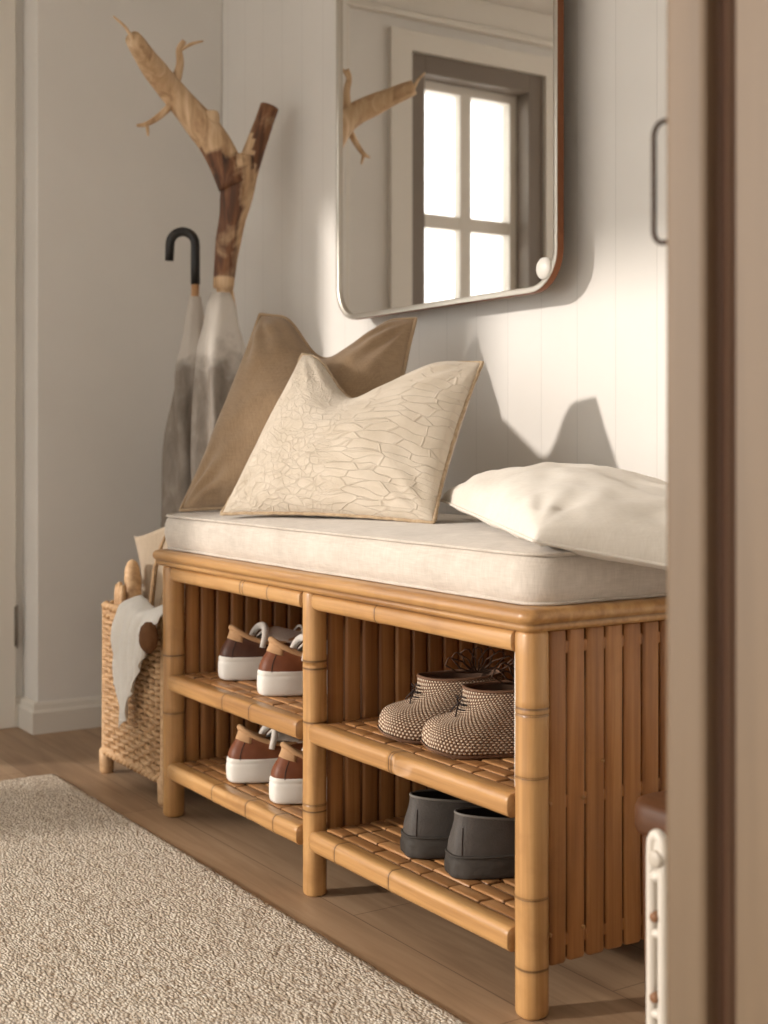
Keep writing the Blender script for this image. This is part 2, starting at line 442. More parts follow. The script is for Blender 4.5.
# front wall behind the camera: one wide glazed opening
FX0, FX1, FZ0, FZ1 = -1.98, 1.55, .04, 2.05
bm = new(); box(bm, (-2.3, -2.72, 0), (FX0, -2.6, CE)); box(bm, (FX1, -2.72, 0), (1.9, -2.6, CE)); box(bm, (FX0, -2.72, FZ1), (FX1, -2.6, CE)); box(bm, (FX0, -2.72, 0), (FX1, -2.6, FZ0))
struct('wall_front', bm, M['wall'], smooth_=False)
bm = new()
for xx in (FX0, -.82, .36, FX1 - .03): box(bm, (xx, -2.68, FZ0), (xx + .03, -2.64, FZ1))
for zz in (FZ0, FZ1 - .03): box(bm, (FX0, -2.68, zz), (FX1, -2.64, zz + .03))
w3 = struct('window_3', bm, M['base'], smooth_=False)
bm = new(); box(bm, (FX0 + .02, -2.662, FZ0 + .02), (FX1 - .02, -2.658, FZ1 - .02)); obj('window_pane', bm, M['glass'], w3, smooth_=False)

def baseboard(name, pts, flip=1):
    """profile swept along a polyline of (x,y) with room on the left of travel"""
    prof = [(0, 0), (.016, 0), (.016, .052), (.011, .058), (.009, .070), (.004, .076), (0, .076)]
    bm = new(); n = len(pts); rings = []
    for i, p in enumerate(pts):
        p = V((*p, 0))
        d0 = (p - V((*pts[i - 1], 0))).normalized() if i else None
        d1 = (V((*pts[i + 1], 0)) - p).normalized() if i < n - 1 else None
        n0 = V((-d0.y, d0.x, 0)) if d0 else None; n1 = V((-d1.y, d1.x, 0)) if d1 else None
        if n0 is None: off = n1
        elif n1 is None: off = n0
        else: off = (n0 + n1) / (1 + n0.dot(n1))
        rings.append([p + off * a + V((0, 0, z)) for a, z in prof])
    skin_rings(bm, rings)
    return struct(name, bm, M['base'], smooth_=False)
baseboard('baseboard_left', [(XR, -.20), (XR, .022), (XL, .022), (XL, YB)][::-1])
baseboard('baseboard_back', [(XL, YB), (.74, YB)][::-1])

# casing strip in the recess with hinge
bm = new(); box(bm, (XR, -.045, 0), (XR + .020, .0, CE)); struct('trim_1', bm, M['base'], smooth_=False, bev=.004)
tr1 = bpy.data.objects['trim_1']
bm = new(); box(bm, (XR + .020, -.006, .205), (XR + .0212, .000, .305)); tube(bm, [(XR + .022, .001, .20), (XR + .022, .001, .31)], .0022, 10)
hg = obj('hinge', bm, M['hinge'], tr1); hg['label'] = 'small aged steel hinge near the floor'
# header ledge on the recess wall, above the window
bm = new(); box(bm, (XR, -2.6, 1.995), (XR + .03, .022, 2.012)); box(bm, (XR, -2.6, 2.012), (XR + .014, .022, CE)); struct('trim_2', bm, M['base'], smooth_=False, bev=.003)

def window(name, W, nx, nz, fw=.05, mull=.022, taupe=True, leaf=1):
    y0, y1, z0, z1 = W
    bm = new(); xo = XR - .10
    a = fw
    for p, q in (((y0, z0), (y0 + a, z1)), ((y1 - a, z0), (y1, z1)), ((y0 + a, z1 - a), (y1 - a, z1)), ((y0 + a, z0), (y1 - a, z0 + a))):
        box(bm, (XR - .14, p[0], p[1]), (XR + .004, q[0], q[1]))
    root = struct(name, bm, M['taupe'] if taupe else M['base'], smooth_=False, bev=.003)
    sw = .028
    for L in range(leaf):
        la = lerp(y0 + a, y1 - a, L / leaf); lb = lerp(y0 + a, y1 - a, (L + 1) / leaf); zb, zt = z0 + a, z1 - a
        bm = new()
        for p, q in (((la, zb), (la + sw, zt)), ((lb - sw, zb), (lb, zt)), ((la + sw, zt - sw), (lb - sw, zt)), ((la + sw, zb), (lb - sw, zb + sw))):
            box(bm, (xo, p[0], p[1]), (xo + .04, q[0], q[1]))
        for k in range(1, nx):
            c = lerp(la + sw, lb - sw, k / nx); box(bm, (xo + .004, c - mull / 2, zb + sw), (xo + .036, c + mull / 2, zt - sw))
        for k in range(1, nz):
            c = lerp(zb + sw, zt - sw, k / nz); box(bm, (xo + .006, la + sw, c - mull / 2), (xo + .034, lb - sw, c + mull / 2))
        sash = obj('window_sash', bm, M['base'], root, smooth_=False)
        bm = new(); box(bm, (xo + .018, la + sw, zb + sw), (xo + .022, lb - sw, zt - sw)); obj('window_pane', bm, M['glass'], sash, smooth_=False)
    return root
w1 = window('window_1', W1, 2, 2, .058, .042)
# white casing round window_1
bm = new(); y0, y1, z0, z1 = W1
for p, q in (((y0 - .06, z0 - .06), (y0, z1 + .06)), ((y1, z0 - .06), (y1 + .075, z1 + .06)), ((y0, z1), (y1, z1 + .06)), ((y0, z0 - .06), (y1, z0))):
    box(bm, (XR, p[0], p[1]), (XR + .02, q[0], q[1]))
obj('window_casing', bm, M['base'], w1, smooth_=False)
bm = new(); rows = []
for i in range(41):
    yy = lerp(W1[0] + .06, W1[1] - .06, i / 40); rows.append([bm.verts.new((XR - .112 + .004 * math.sin(i * 1.3) + .003 * math.sin(i * .5), yy, zz)) for zz in (W1[2] + .06, W1[3] - .06)])
for A, B in zip(rows, rows[1:]): bm.faces.new((A[0], B[0], B[1], A[1]))
cu = obj('sheer_curtain', bm, M['voile'], w1)
window('window_2', W2, 1, 1, .05, .022, False, 1)

# right foreground: wooden door casing with its pull handle
prof = [(0.6350, -.20), (0.5850, -.20), (0.5850, -.343), (0.5865, -.349), (0.5920, -.352), (0.6230, -.352), (0.6265, -.350), (0.6285, -.340), (0.6320, -.336),
        (0.6360, -.338), (0.6385, -.341), (0.6410, -.338), (0.6450, -.333), (0.6490, -.335), (0.6520, -.346), (0.6560, -.351), (0.7750, -.352), (0.8350, -.352), (0.8350, -.30), (0.6350, -.30)]
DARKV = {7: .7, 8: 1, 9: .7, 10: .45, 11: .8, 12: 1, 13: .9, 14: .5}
bm = new(); rings = []
for k in range(22):
    z = CE * k / 21; rings.append([V((x, y, z)) for x, y in prof])
vr = skin_rings(bm, rings)
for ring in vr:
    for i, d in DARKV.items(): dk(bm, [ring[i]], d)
door = struct('door_1', bm, M['casing'], smooth_=False)
bm = new(); hz0, hz1, hx = .866, .958, .5615
pts = [(.587, -.338, hz0)] + [(hx + .010 * (1 - math.sin(a)), -.338, hz0 + .010 * (1 - math.cos(a))) for a in (0, .3, .6, .9, 1.2, 1.57)]
pts += [(hx, -.338, lerp(hz0 + .01, hz1 - .01, k / 4)) for k in range(1, 4)]
pts += [(hx + .010 * (1 - math.cos(a)), -.338, hz1 - .010 * (1 - math.sin(a))) for a in (0, .3, .6, .9, 1.2, 1.57)] + [(.587, -.338, hz1)]
tube(bm, pts, .0021, 10)
hd = obj('pull_handle', bm, M['dark_metal'], door); hd['label'] = 'thin dark metal pull handle with rounded corners'

# ------------------------------------------------------------------ rug
bm = new(); rx0, rx1, ry0, ry1 = -1.515, .70, -1.75, -.085
nx, ny = 260, 170
g = [[None] * (ny + 1) for _ in range(nx + 1)]
for i in range(nx + 1):
    for j in range(ny + 1):
        x = lerp(rx0, rx1, i / nx); y = lerp(ry0, ry1, j / ny)
        e = min(x - rx0, rx1 - x, y - ry0, ry1 - y)
        p = V((x, y, 0)); 
        if i in (0, nx): p.x += .004 * noise.noise(V((0, y * 30, 1)))
        if j in (0, ny): p.y += .004 * noise.noise(V((x * 30, 0, 2)))
        p.z = .005 * smooth(-.002, .008, e) + .0011 * noise.noise(V((x * 120, y * 160, 0))) + .0012 * noise.noise(V((x * 18, y * 30, 3))) + .0012
        g[i][j] = bm.verts.new(p)
for i in range(nx):
    for j in range(ny): bm.faces.new((g[i][j], g[i + 1][j], g[i + 1][j + 1], g[i][j + 1]))
edge = [g[i][0] for i in range(nx + 1)] + [g[nx][j] for j in range(1, ny + 1)] + [g[i][ny] for i in range(nx - 1, -1, -1)] + [g[0][j] for j in range(ny - 1, 0, -1)]
low = [bm.verts.new((v.co.x, v.co.y, .0003)) for v in edge]
for k in range(len(edge)):
    q = (k + 1) % len(edge); bm.faces.new((edge[k], low[k], low[q], edge[q]))
tag(obj('rug', bm, M['rug']), 'cream and beige nubby woven rug on the wooden floor', 'rug')

# ------------------------------------------------------------------ bamboo bench
BX0, BX1, BYB = -1.085, 0.0, .43
bench = thing('shoe_bench', 'honey coloured bamboo shoe bench with four open compartments', 'bench', (-.5425, .215, 0))
# top slab, stepped rounded edge, softly rounded corners
def slab_ring(x0, x1, y0, y1, r, z, seg=6):
    pts = []
    for cx, cy, a0 in ((x1 - r, y1 - r, 0), (x0 + r, y1 - r, PI / 2), (x0 + r, y0 + r, PI), (x1 - r, y0 + r, 1.5 * PI)):
        for k in range(seg + 1):
            a = a0 + PI / 2 * k / seg; pts.append(V((cx + r * math.cos(a), cy + r * math.sin(a), z)))
    return pts
bm = new(); rings = []
X0, X1, Y0, Y1 = BX0 - .050, BX1 + .028, -.030, BYB + .03
for ins, z in ((.016, .4805), (.010, .4810), (.0065, .4835), (.0055, .4875), (.0075, .4905), (.0035, .4925), (.0005, .4965), (0, .5005), (.0015, .505), (.005, .5085), (.012, .5100), (.03, .5102)):
    rings.append(slab_ring(X0 + ins, X1 - ins, Y0 + ins, Y1 - ins, .022 - min(ins, .012), z))
vr = skin_rings(bm, rings); dk(bm, vr[4], .45)
obj('bench_top', bm, M['bam_x'], bench)
# posts
PZ = {'l': (.20, .31), 'm': (.135, .145, .275, .360, .372), 'r': (.062, .150, .300, .378, .386)}
def post(x, y, r, nodes, top=.482):
    bm = new(); bar(bm, (x, y, 0), (x, y, top), r * 2, r * 2, r * .82, nodes, up=(0, 1, 0), wob=.0008, bump=.02)
    return obj('leg', bm, M['bam_z'], bench)
post(BX0, 0, .0195, PZ['l']); post(-.5425, 0, .0178, PZ['m']); post(BX1, 0, .0195, PZ['r'])
post(BX0, BYB, .019, PZ['l']); post(-.5425, BYB, .0175, PZ['m']); post(BX1, BYB, .019, PZ['r'])
XM = -.5425
bays = ((BX0 + .0195, XM - .0178), (XM + .0178, BX1 - .0195))
SH = (.107, .275)
rail_nodes = {(0, 0): (.20, .33, .43), (0, 1): (.24, .345), (0, 2): (.30, .31, .40), (1, 0): (.085, .235), (1, 1): (.235, .241), (1, 2): (.19,)}
for bi, (a, c) in enumerate(bays):
    # top rail
    bm = new(); bar(bm, (a - .002, -.003, .4665), (c + .0015, -.004, .4665), .030, .027, .0095, rail_nodes[(bi, 2)], wob=.0008, endr=.012, sq=True)
    obj('front_rail', bm, M['bam_x'], bench)
    bm = new(); bar(bm, (a - .002, BYB, .4665), (c + .002, BYB, .4665), .028, .027, .011, ()); obj('back_rail', bm, M['bam_x'], bench)
    for si, z in enumerate(SH):
        bm = new(); bar(bm, (a + .001, -.008, z - .0155), (c + .0015, -.008, z - .0155), .034, .031, .0095, rail_nodes[(bi, si)], wob=.0012, endr=.012, sq=True)
        obj('shelf_rail', bm, M['bam_x'], bench)
        bm = new(); bar(bm, (a, BYB, z - .016), (c, BYB, z - .016), .028, .030, .012, ()); obj('back_rail', bm, M['bam_x'], bench)
        # woven split-bamboo deck
        bm = new(); rows = 15; y0, y1 = .008, BYB - .014; pit = (y1 - y0) / rows
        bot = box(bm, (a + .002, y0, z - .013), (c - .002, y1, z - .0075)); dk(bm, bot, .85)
        for r_ in range(rows):
            y = y0 + pit * (r_ + .5); x = a + .002 - R.random() * .05
            while x < c - .003:
                ln = R.uniform(.045, .095); s0, s1 = max(x, a + .002), min(x + ln, c - .002)
                if s1 - s0 > .006:
                    zt = z - .0012 + R.uniform(-.0012, .0008)
                    rn = [[V((xx, y + py, zt - .0035 + pz)) for py, pz in rrect(pit * R.uniform(.80, .92), .007, .0028, 3)] for xx in (s0, s0 + .002, s1 - .002, s1)]
                    rn[0] = [p + V((0, 0, -.0012)) for p in rn[0]]; rn[3] = [p + V((0, 0, -.0012)) for p in rn[3]]
                    vv = skin_rings(bm, rn); d = R.choice((0, .05, .12, .22, .3))
                    for ring in vv: dk(bm, ring, d)
                    dk(bm, vv[0], min(1, d + .45)); dk(bm, vv[3], min(1, d + .45))
                x += ln + R.uniform(.0015, .004)
        dp = obj('shelf_deck', bm, M['strip'], bench); dp['label'] = 'deck of short split bamboo strips with dark joints'
def slats(name, axis, at, s0, s1, z0, z1, thick=.010, pit=.0325, both=True):
    bm = new(); n = max(1, round((s1 - s0) / pit)); pit = (s1 - s0) / n
    for k in range(n):
        c = s0 + pit * (k + .5); w = pit - R.uniform(.0028, .0046)
        tw = R.uniform(-.03, .03); d = R.choice((0, 0, .08, .15, .24)); off = R.uniform(-.0012, .0012)
        pr = [(x, y) for x, y in rrect(w, thick, thick * .42, 4)]
        pr = [(x, y * (1 + .25 * (1 - (2 * x / w) ** 2))) for x, y in pr]
        rn = []
        for z in (z0, z0 + .003, lerp(z0, z1, .33), lerp(z0, z1, .66), z1 - .003, z1):
            sc = .88 if z in (z0, z1) else 1
            jig = .0008 * noise.noise(V((c * 40, z * 9, at * 5)))
            if axis == 'x': rn.append([V((c + x * sc + jig, at + off + y * sc + tw * x, z)) for x, y in pr])
            else: rn.append([V((at + off + y * sc + tw * x, c + x * sc + jig, z)) for x, y in pr])
        for ring in skin_rings(bm, rn): dk(bm, ring, d)
    e0, e1 = (s0 + .002, s1 - .002)
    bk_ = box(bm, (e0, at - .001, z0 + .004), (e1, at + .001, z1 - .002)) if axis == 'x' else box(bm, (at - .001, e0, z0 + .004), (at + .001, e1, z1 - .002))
    dk(bm, bk_, .75)  # added dark sheet: stops light through the slats, gaps look shaded
    return bm
PB = .058
for nm, x in (('left', BX0), ('mid', XM), ('right', BX1)):
    bm = slats('side', 'y', x, .022, BYB - .022, PB, .4795)
    o = obj('side_panel' if nm != 'mid' else 'divider_panel', bm, M['slat_z'], bench); o['label'] = 'panel of upright split bamboo slats'
    for z in (.085, .26, .456):
        bm = new(); bar(bm, (x, .018, z), (x, BYB - .018, z), .006, .016, .0025, up=(0, 0, 1)); obj('batten', bm, M['slat_z'], bench)
    if nm == 'right':
        for z, ys in ((.097, (.024, .079)), (.262, (.024, .079)), (.305, (.112,))):
            for y in ys:
                bm2 = new(); tube(bm2, [(x + .003, y, z), (x + .0075, y, z), (x + .0085, y, z)], [.0028, .0028, .0018], 10)
                pg = obj('peg', bm2, M['bam_y'], bench); pg['label'] = 'pale round peg in a gap between slats'
for (a, c) in bays:
    bm = slats('back', 'x', BYB - .004, a, c, PB, .4795); obj('back_panel', bm, M['slat_z'], bench)
# added pale strip imitating a sunlit gap inside the right-hand front post
bm = new(); bar(bm, (-.0275, .002, .277), (-.0275, .002, .452), .007, .012, .002, up=(0, 1, 0)); st = obj('sunlit_gap_strip', bm, M['sole'], bench)
st['label'] = 'pale cream strip imitating a sunlit gap along the inner edge of the front leg'

# ------------------------------------------------------------------ seat cushion
CT = .583
cush = thing('seat_cushion', 'long oatmeal linen box cushion along the top of the bamboo bench', 'cushion', (-.54, .22, .51))
def cush_ring(ins, z, seg=8, n=26):
    x0, x1, y0, y1, r = -1.142 + ins, .012 - ins, -.006 + ins, .455 - ins, .045 - ins
    pts = []
    cs = ((x1 - r, y1 - r, 0), (x0 + r, y1 - r, PI / 2), (x0 + r, y0 + r, PI), (x1 - r, y0 + r, 1.5 * PI))
    for q, (cx, cy, a0) in enumerate(cs):
        for k in range(seg + 1):
            a = a0 + PI / 2 * k / seg; pts.append(V((cx + r * math.cos(a), cy + r * math.sin(a), z)))
        a1 = a0 + PI / 2; nx_, ny_, b0 = cs[(q + 1) % 4]
        e0 = V((cx + r * math.cos(a1), cy + r * math.sin(a1), z)); e1 = V((nx_ + r * math.cos(b0), ny_ + r * math.sin(b0), z))
        for k in range(1, n): pts.append(e0.lerp(e1, k / n))
    return pts
bm = new(); rings = []
for ins, z in ((.06, .5101), (.02, .5103), (.008, .5112), (.003, .515), (-.0015, .528), (-.003, .545), (-.0015, .559), (.002, .569), (.006, .5745), (.012, .5775), (.03, .581), (.06, .584), (.10, .586), (.16, .587), (.22, .588)):
    ring = cush_ring(min(ins, .044), z)
    if ins > .044:
        k = ins - .044
        ring = [V((lerp(p.x, -.565, k / .56 * 1.0), lerp(p.y, .2245, k / .2305), p.z)) for p in ring]
    rings.append([p + V((0, 0, .0018 * noise.noise(p * 11) + .0035 * noise.noise(p * 3.3))) * (1 if z > .57 else 0) + V((.0015 * noise.noise(p * 14), .0025 * noise.noise(p * 14 + V((3, 1, 2))), 0)) * (1 if .512 < z < .58 else 0) for p in rings and ring or ring])
skin_rings(bm, rings)
obj('cushion_body', bm, M['cushion'], cush)
for ins, z in ((.002, .5755), (.004, .5132)):
    bm = new(); tube(bm, [p + V((0, 0, .0006 * noise.noise(p * 11))) for p in cush_ring(ins, z)], .0026, 8, closed=True)
    obj('piping', bm, M['cush_pipe'], cush)

# ------------------------------------------------------------------ pillows
def pillow(BL, BR, TR, TL, T, pinch=.06, chop=0.0, cu=0.0, cw=.7, n=56, wr=.004, seed=0, back=1.0, power=.55, crease=1.0):
    BL, BR, TR, TL = map(V, (BL, BR, TR, TL)); sd = V((seed, seed * 2, 3))
    nrm = (BR - BL).cross(TL - BL).normalized(); dn = ((BL - TL) + (BR - TR)).normalized()
    def mid(u, v):
        uu = u * (1 - pinch * (1 - v * v)); vv = v * (1 - pinch * (1 - u * u))
        a = (uu + 1) / 2; c = (vv + 1) / 2
        p = BL.lerp(BR, a).lerp(TL.lerp(TR, a), c)
        k = max(0, 1 - abs(u - cu) / cw); k = k * k * (3 - 2 * k)
        return p + dn * chop * k * max(0, (v + .7) / 1.7) ** 1.6
    bm = new(); uvl = bm.loops.layers.uv.new('UVMap')
    def pt(u, v, s):
        th = T * ((1 - u * u) * (1 - v * v)) ** power
        k = max(0, 1 - abs(u - cu) / cw)
        th *= 1 - .25 * k * (chop > 0) * max(0, v)
        p = mid(u, v)
        w = wr * (noise.noise(p * 14 + sd) + .6 * noise.noise(p * 30 + sd)) * min(1, 8 * (1 - max(abs(u), abs(v))))
        # creases radiating from corners
        cr = 0
        for cx, cy in ((-1, -1), (1, -1), (1, 1), (-1, 1)):
            dx, dy = u - cx, v - cy; r = math.hypot(dx, dy)
            if r > 1e-4: cr += math.sin(math.atan2(dy, dx) * 13 + seed) * math.exp(-((r - .35) / .28) ** 2)
        w += wr * crease * cr * min(1, 6 * (1 - max(abs(u), abs(v))))
        return p + nrm * s * (th * (1 if s > 0 else back) + w)
    q = lambda i: math.sin((2 * i / n - 1) * PI / 2) * .5 + (2 * i / n - 1) * .5
    F = {}; B = {}
    for i in range(n + 1):
        for j in range(n + 1):
            u, v = q(i), q(j)
            F[i, j] = bm.verts.new(pt(u, v, 1))
            if i in (0, n) or j in (0, n): B[i, j] = F[i, j]
            else: B[i, j] = bm.verts.new(pt(u, v, -1))
    for D, rev in ((F, 0), (B, 1)):
        for i in range(n):
            for j in range(n):
                ids = [(i, j), (i + 1, j), (i + 1, j + 1), (i, j + 1)]
                if rev: ids.reverse()
                f = bm.faces.new([D[k] for k in ids])
                for lp, (a, c) in zip(f.loops, ids): lp[uvl].uv = (a / n, c / n)
    per = [(q(i), -1) for i in range(n)] + [(1, q(i)) for i in range(n)] + [(-q(i), 1) for i in range(n)] + [(-1, -q(i)) for i in range(n)]
    return bm, [mid(u, v) for u, v in per], nrm

bp = thing('brown_pillow', 'large brown linen pillow leaning at the back behind the ivory quilted pillow', 'pillow', (-.90, .15, .595))
bm, per, nb = pillow((-1.105, .025, .584), (-.755, .262, .588), (-.864, .415, .958), (-1.078, .185, .972), .085, .04, .085, .02, .75, wr=.005, seed=2, power=.5)
obj('pillow_body', bm, M['brown_linen'], bp)
bm = new(); tube(bm, [p + nb * .004 for p in per], .0036, 8, closed=True); obj('piping', bm, M['brown_pipe'], bp)

ip = thing('ivory_pillow', 'ivory quilted pillow with stitched lines propped in front of the brown pillow', 'pillow', (-.66, .10, .595))
bm, per, ni = pillow((-.885, .004, .588), (-.448, .165, .588), (-.545, .335, .855), (-.918, .190, .884), .070, .05, .090, -.12, .8, wr=.003, seed=5, power=.5)
obj('pillow_body', bm, M['quilt'], ip)
bm = new(); vr = tube(bm, [p + V((noise.noise(p * 160), noise.noise(p * 160 + V((9, 9, 9))), noise.noise(p * 160 + V((4, 2, 7))))) * .0014 for p in per], .0034, 8, closed=True)
e = obj('edge_seam', bm, M['ivory_edge'], ip); e['label'] = 'rough tan edge seam'

wp = thing('white_pillow', 'soft white cotton pillow lying flat at the right end of the bench', 'pillow', (-.24, .22, .59))
BLw, BRw, TRw, TLw = (.018, -.012, .594), (.175, .28, .530), (-.27, .445, .620), (-.530, .235, .620)
bm, per, nw = pillow(BLw, BRw, TRw, TLw, .085, .02, 0, 0, 1, wr=.007, seed=9, power=.32, back=.16, crease=.35)
obj('pillow_body', bm, M['white_cot'], wp)
bm = new(); tube(bm, per, .0022, 8, closed=True); obj('seam', bm, M['white_cot'], wp)

# ------------------------------------------------------------------ shoes
def outline(L, W, n, shp, pw=.55):
    o = []
    for k in range(n):
        ph = 2 * PI * k / n; s = (1 - math.cos(ph)) / 2
        y = W / 2 * abs(math.sin(ph)) ** pw * interp(shp, s) * (1 if math.sin(ph) >= 0 else -1)
        o.append((ph, s, L * s, y))
    return o
def shoe(root, L, W, hs, m_sole, m_up, cx, ca, cb, zc, k1, k2, shp, n=64, lev=18, sole_lv=None, tab=None, collar=None, m_lin=None, pw=.55, inset=.95, seam=None, lug=0.0):
    ol = outline(L, W, n, shp, pw)
    # sole
    lg = lambda i, fr: 1 + lug * (1 if (i // 2) % 2 else -1) * (1 if fr < .6 else 0)
    bm = new(); rings = []
    for fr, sc in sole_lv:
        rings.append([V((L / 2 + (x - L / 2) * lerp(1, sc, .5) * lg(i_, fr), y * sc * lg(i_, fr), fr * hs + (.010 * smooth(.72, 1, s) ** 2) * (1 if fr < .9 else .8))) for i_, (ph, s, x, y) in enumerate(ol)])
    skin_rings(bm, rings); so = obj('sole', bm, m_sole, root, local=True)
    # upper
    def col(ph): return V((cx - ca * math.cos(ph), cb * math.sin(ph), zc(ph)))
    def surf(k, h, off=0):
        ph, s, x, y = ol[k % n]
        B = V((L / 2 + (x - L / 2) * .975, y * inset, hs * .9 + .008 * smooth(.72, 1, s) ** 2)); T = col(ph)
        P1 = B + V((0, 0, k1(ph))); P2 = T - V((0, 0, k2(ph))) + V((0, 0, 0))
        a = 1 - h; p = B * a ** 3 + P1 * 3 * a * a * h + P2 * 3 * a * h * h + T * h ** 3
        if off:
            c = V((cx, 0, p.z)); d = p - c; d.z = 0
            if d.length > 1e-5: p = p + d.normalized() * off
        return p
    bm = new(); uvl = bm.loops.layers.uv.new('UVMap')
    vr = skin_rings(bm, [[surf(k, h / lev) for k in range(n)] for h in range(lev + 1)], cap=False)
    ix = {v: (i, k) for i, r in enumerate(vr) for k, v in enumerate(r)}
    for f in bm.faces:
        ks = [ix[l.vert][1] for l in f.loops]; wrap = max(ks) - min(ks) > 2
        for l in f.loops:
            i, k = ix[l.vert]; l[uvl].uv = ((k + n if wrap and k == 0 else k) / n, i / lev)
    up = obj('upper', bm, m_up, root, local=True, solid=.002)
    # lining (inside of the opening)
    bm = new(); rings = []
    for q, dz in ((.97, .0), (.90, -.012), (.88, -.035), (.8, -.055)):
        rings.append([V((cx + (c.x - cx) * q, c.y * q, max(c.z + dz, hs * .9 + .004))) for c in (col(o[0]) for o in ol)])
    skin_rings(bm, rings, cap=False); bm.faces.new([bm.verts[i] for i in range(0)]) if False else None
    bm.verts.ensure_lookup_table(); bm.faces.new([bm.verts[3 * n + i] for i in range(n)])
    obj('lining', bm, m_lin or M['lin_dark'], root, local=True)
    if collar:
        bm = new(); pts = [col(o[0]) for o in ol]
        tube(bm, pts, [collar[1](o[0]) for o in ol], 8, closed=True); obj('collar', bm, collar[0], root, local=True)
    if tab:
        bm = new(); ks = range(-tab[1], tab[1] + 1); hh = [lerp(tab[2], 1.0, i / 6) for i in range(7)]
        rows = [[bm.verts.new(surf(k, h, .0022)) for k in ks] for h in hh]
        for A, B in zip(rows, rows[1:]):
            for i in range(len(A) - 1): bm.faces.new((A[i], A[i + 1], B[i + 1], B[i]))
        obj('heel_tab', bm, tab[0], root, local=True, solid=.0015)
    if seam:
        for side in seam:
            bm = new(); tube(bm, [surf(side, h, .0016) for h in [.02 + .7 * i / 14 for i in range(15)]], .0009, 6)
            obj('heel_seam', bm, M['stitch'], root, local=True)
    return col, surf
def tongue(root, x0, z0, x1, z1, w, curl, mat, name='tongue', thick=.006, bend=.012):
    bm = new(); rows = []
    for i in range(15):
        v = i / 14; row = []
        for j in range(13):
            u = j / 12 * 2 - 1
            x = lerp(x0, x1, v) + curl * v * v; z = lerp(z0, z1, v) - bend * (u * u) * (1.2 - .2 * v)
            ww = w * (.85 + .15 * math.sin(v * PI * .8)) * (1 - .25 * smooth(.8, 1, v))
            row.append(bm.verts.new((x - .010 * u * u, u * ww / 2, z - .010 * smooth(.75, 1, v) * v)))
        rows.append(row)
    for A, B in zip(rows, rows[1:]):
        for j in range(12): bm.faces.new((A[j], A[j + 1], B[j + 1], B[j]))
    return obj(name, bm, mat, root, local=True, solid=thick, subsurf=1)

SHP = [(0, .66), (.2, .76), (.45, .80), (.72, 1.0), (1, .90)]
SL = [(0, .90), (.04, .955), (.12, .985), (.3, 1.0), (.62, 1.0), (.74, .994), (.775, .978), (.81, .992), (.92, .985), (.98, .965), (1.0, .94)]
def sneaker(x, y, z, rz, label, dark=False):
    r = thing('sneaker', label, 'shoe', (x, y, z), rz, 'brown sneakers in the bench')
    zc = lambda p: .066 + .030 * max(0, math.cos(p)) ** 2.0 + .016 * max(0, -math.cos(p)) ** 1.5
    k1 = lambda p: .020 + .006 * math.cos(p)
    k2 = lambda p: .004 + .02 * max(0, math.cos(p)) - .006 * max(0, -math.cos(p))
    shoe(r, .275, .100, .045, M['sole'], M['sneak_dark'] if dark else M['sneak'], .102, .078, .031, zc, k1, k2, SHP, sole_lv=SL,
         tab=(M['sneak_tab'], 7, .66), collar=(M['sneak_tab'], lambda p: .0034 + .0022 * max(0, math.cos(p))), m_lin=M['lin_dark'], seam=(-5, 5))
    tongue(r, .195, .068, .090, .097, .066, -.002, M['lining'], thick=.006, bend=.018)
    # padded lining rolled up round the front of the opening
    bm = new(); pts = []
    for i in range(21):
        a = PI * i / 20
        pts.append((.072 + .014 * math.sin(a), -.036 * math.cos(a), .060 + .036 * abs(math.sin(a)) ** .75))
    tube(bm, pts, [.0052 + .0018 * math.sin(PI * i / 20) for i in range(21)], 10); obj('padded_lining', bm, M['lining'], r, local=True)
    for i in range(4):
        xx = .158 + .016 * i; zz = .089 - .008 * i
        bm = new(); tube(bm, [(xx, -.024 + .0, zz - .010), (xx + .003, -.012, zz), (xx + .004, 0, zz + .003), (xx + .003, .012, zz), (xx, .024, zz - .010)], .0022, 6)
        obj('lace', bm, M['lining'], r, local=True)
    return r
D = math.radians
sneaker(-.964, .038, SH[1], D(82), 'brown sneaker with its shaded side put into the colour on the upper shelf, nearest the left end', True)
sneaker(-.785, .026, SH[1], D(80), 'tan brown sneaker on the upper shelf, beside the middle post')
sneaker(-.874, .010, SH[0], D(80), 'brown sneaker on the bottom shelf, nearest the left end')
sneaker(-.706, .008, SH[0], D(82), 'brown sneaker on the bottom shelf, half hidden by the middle post')

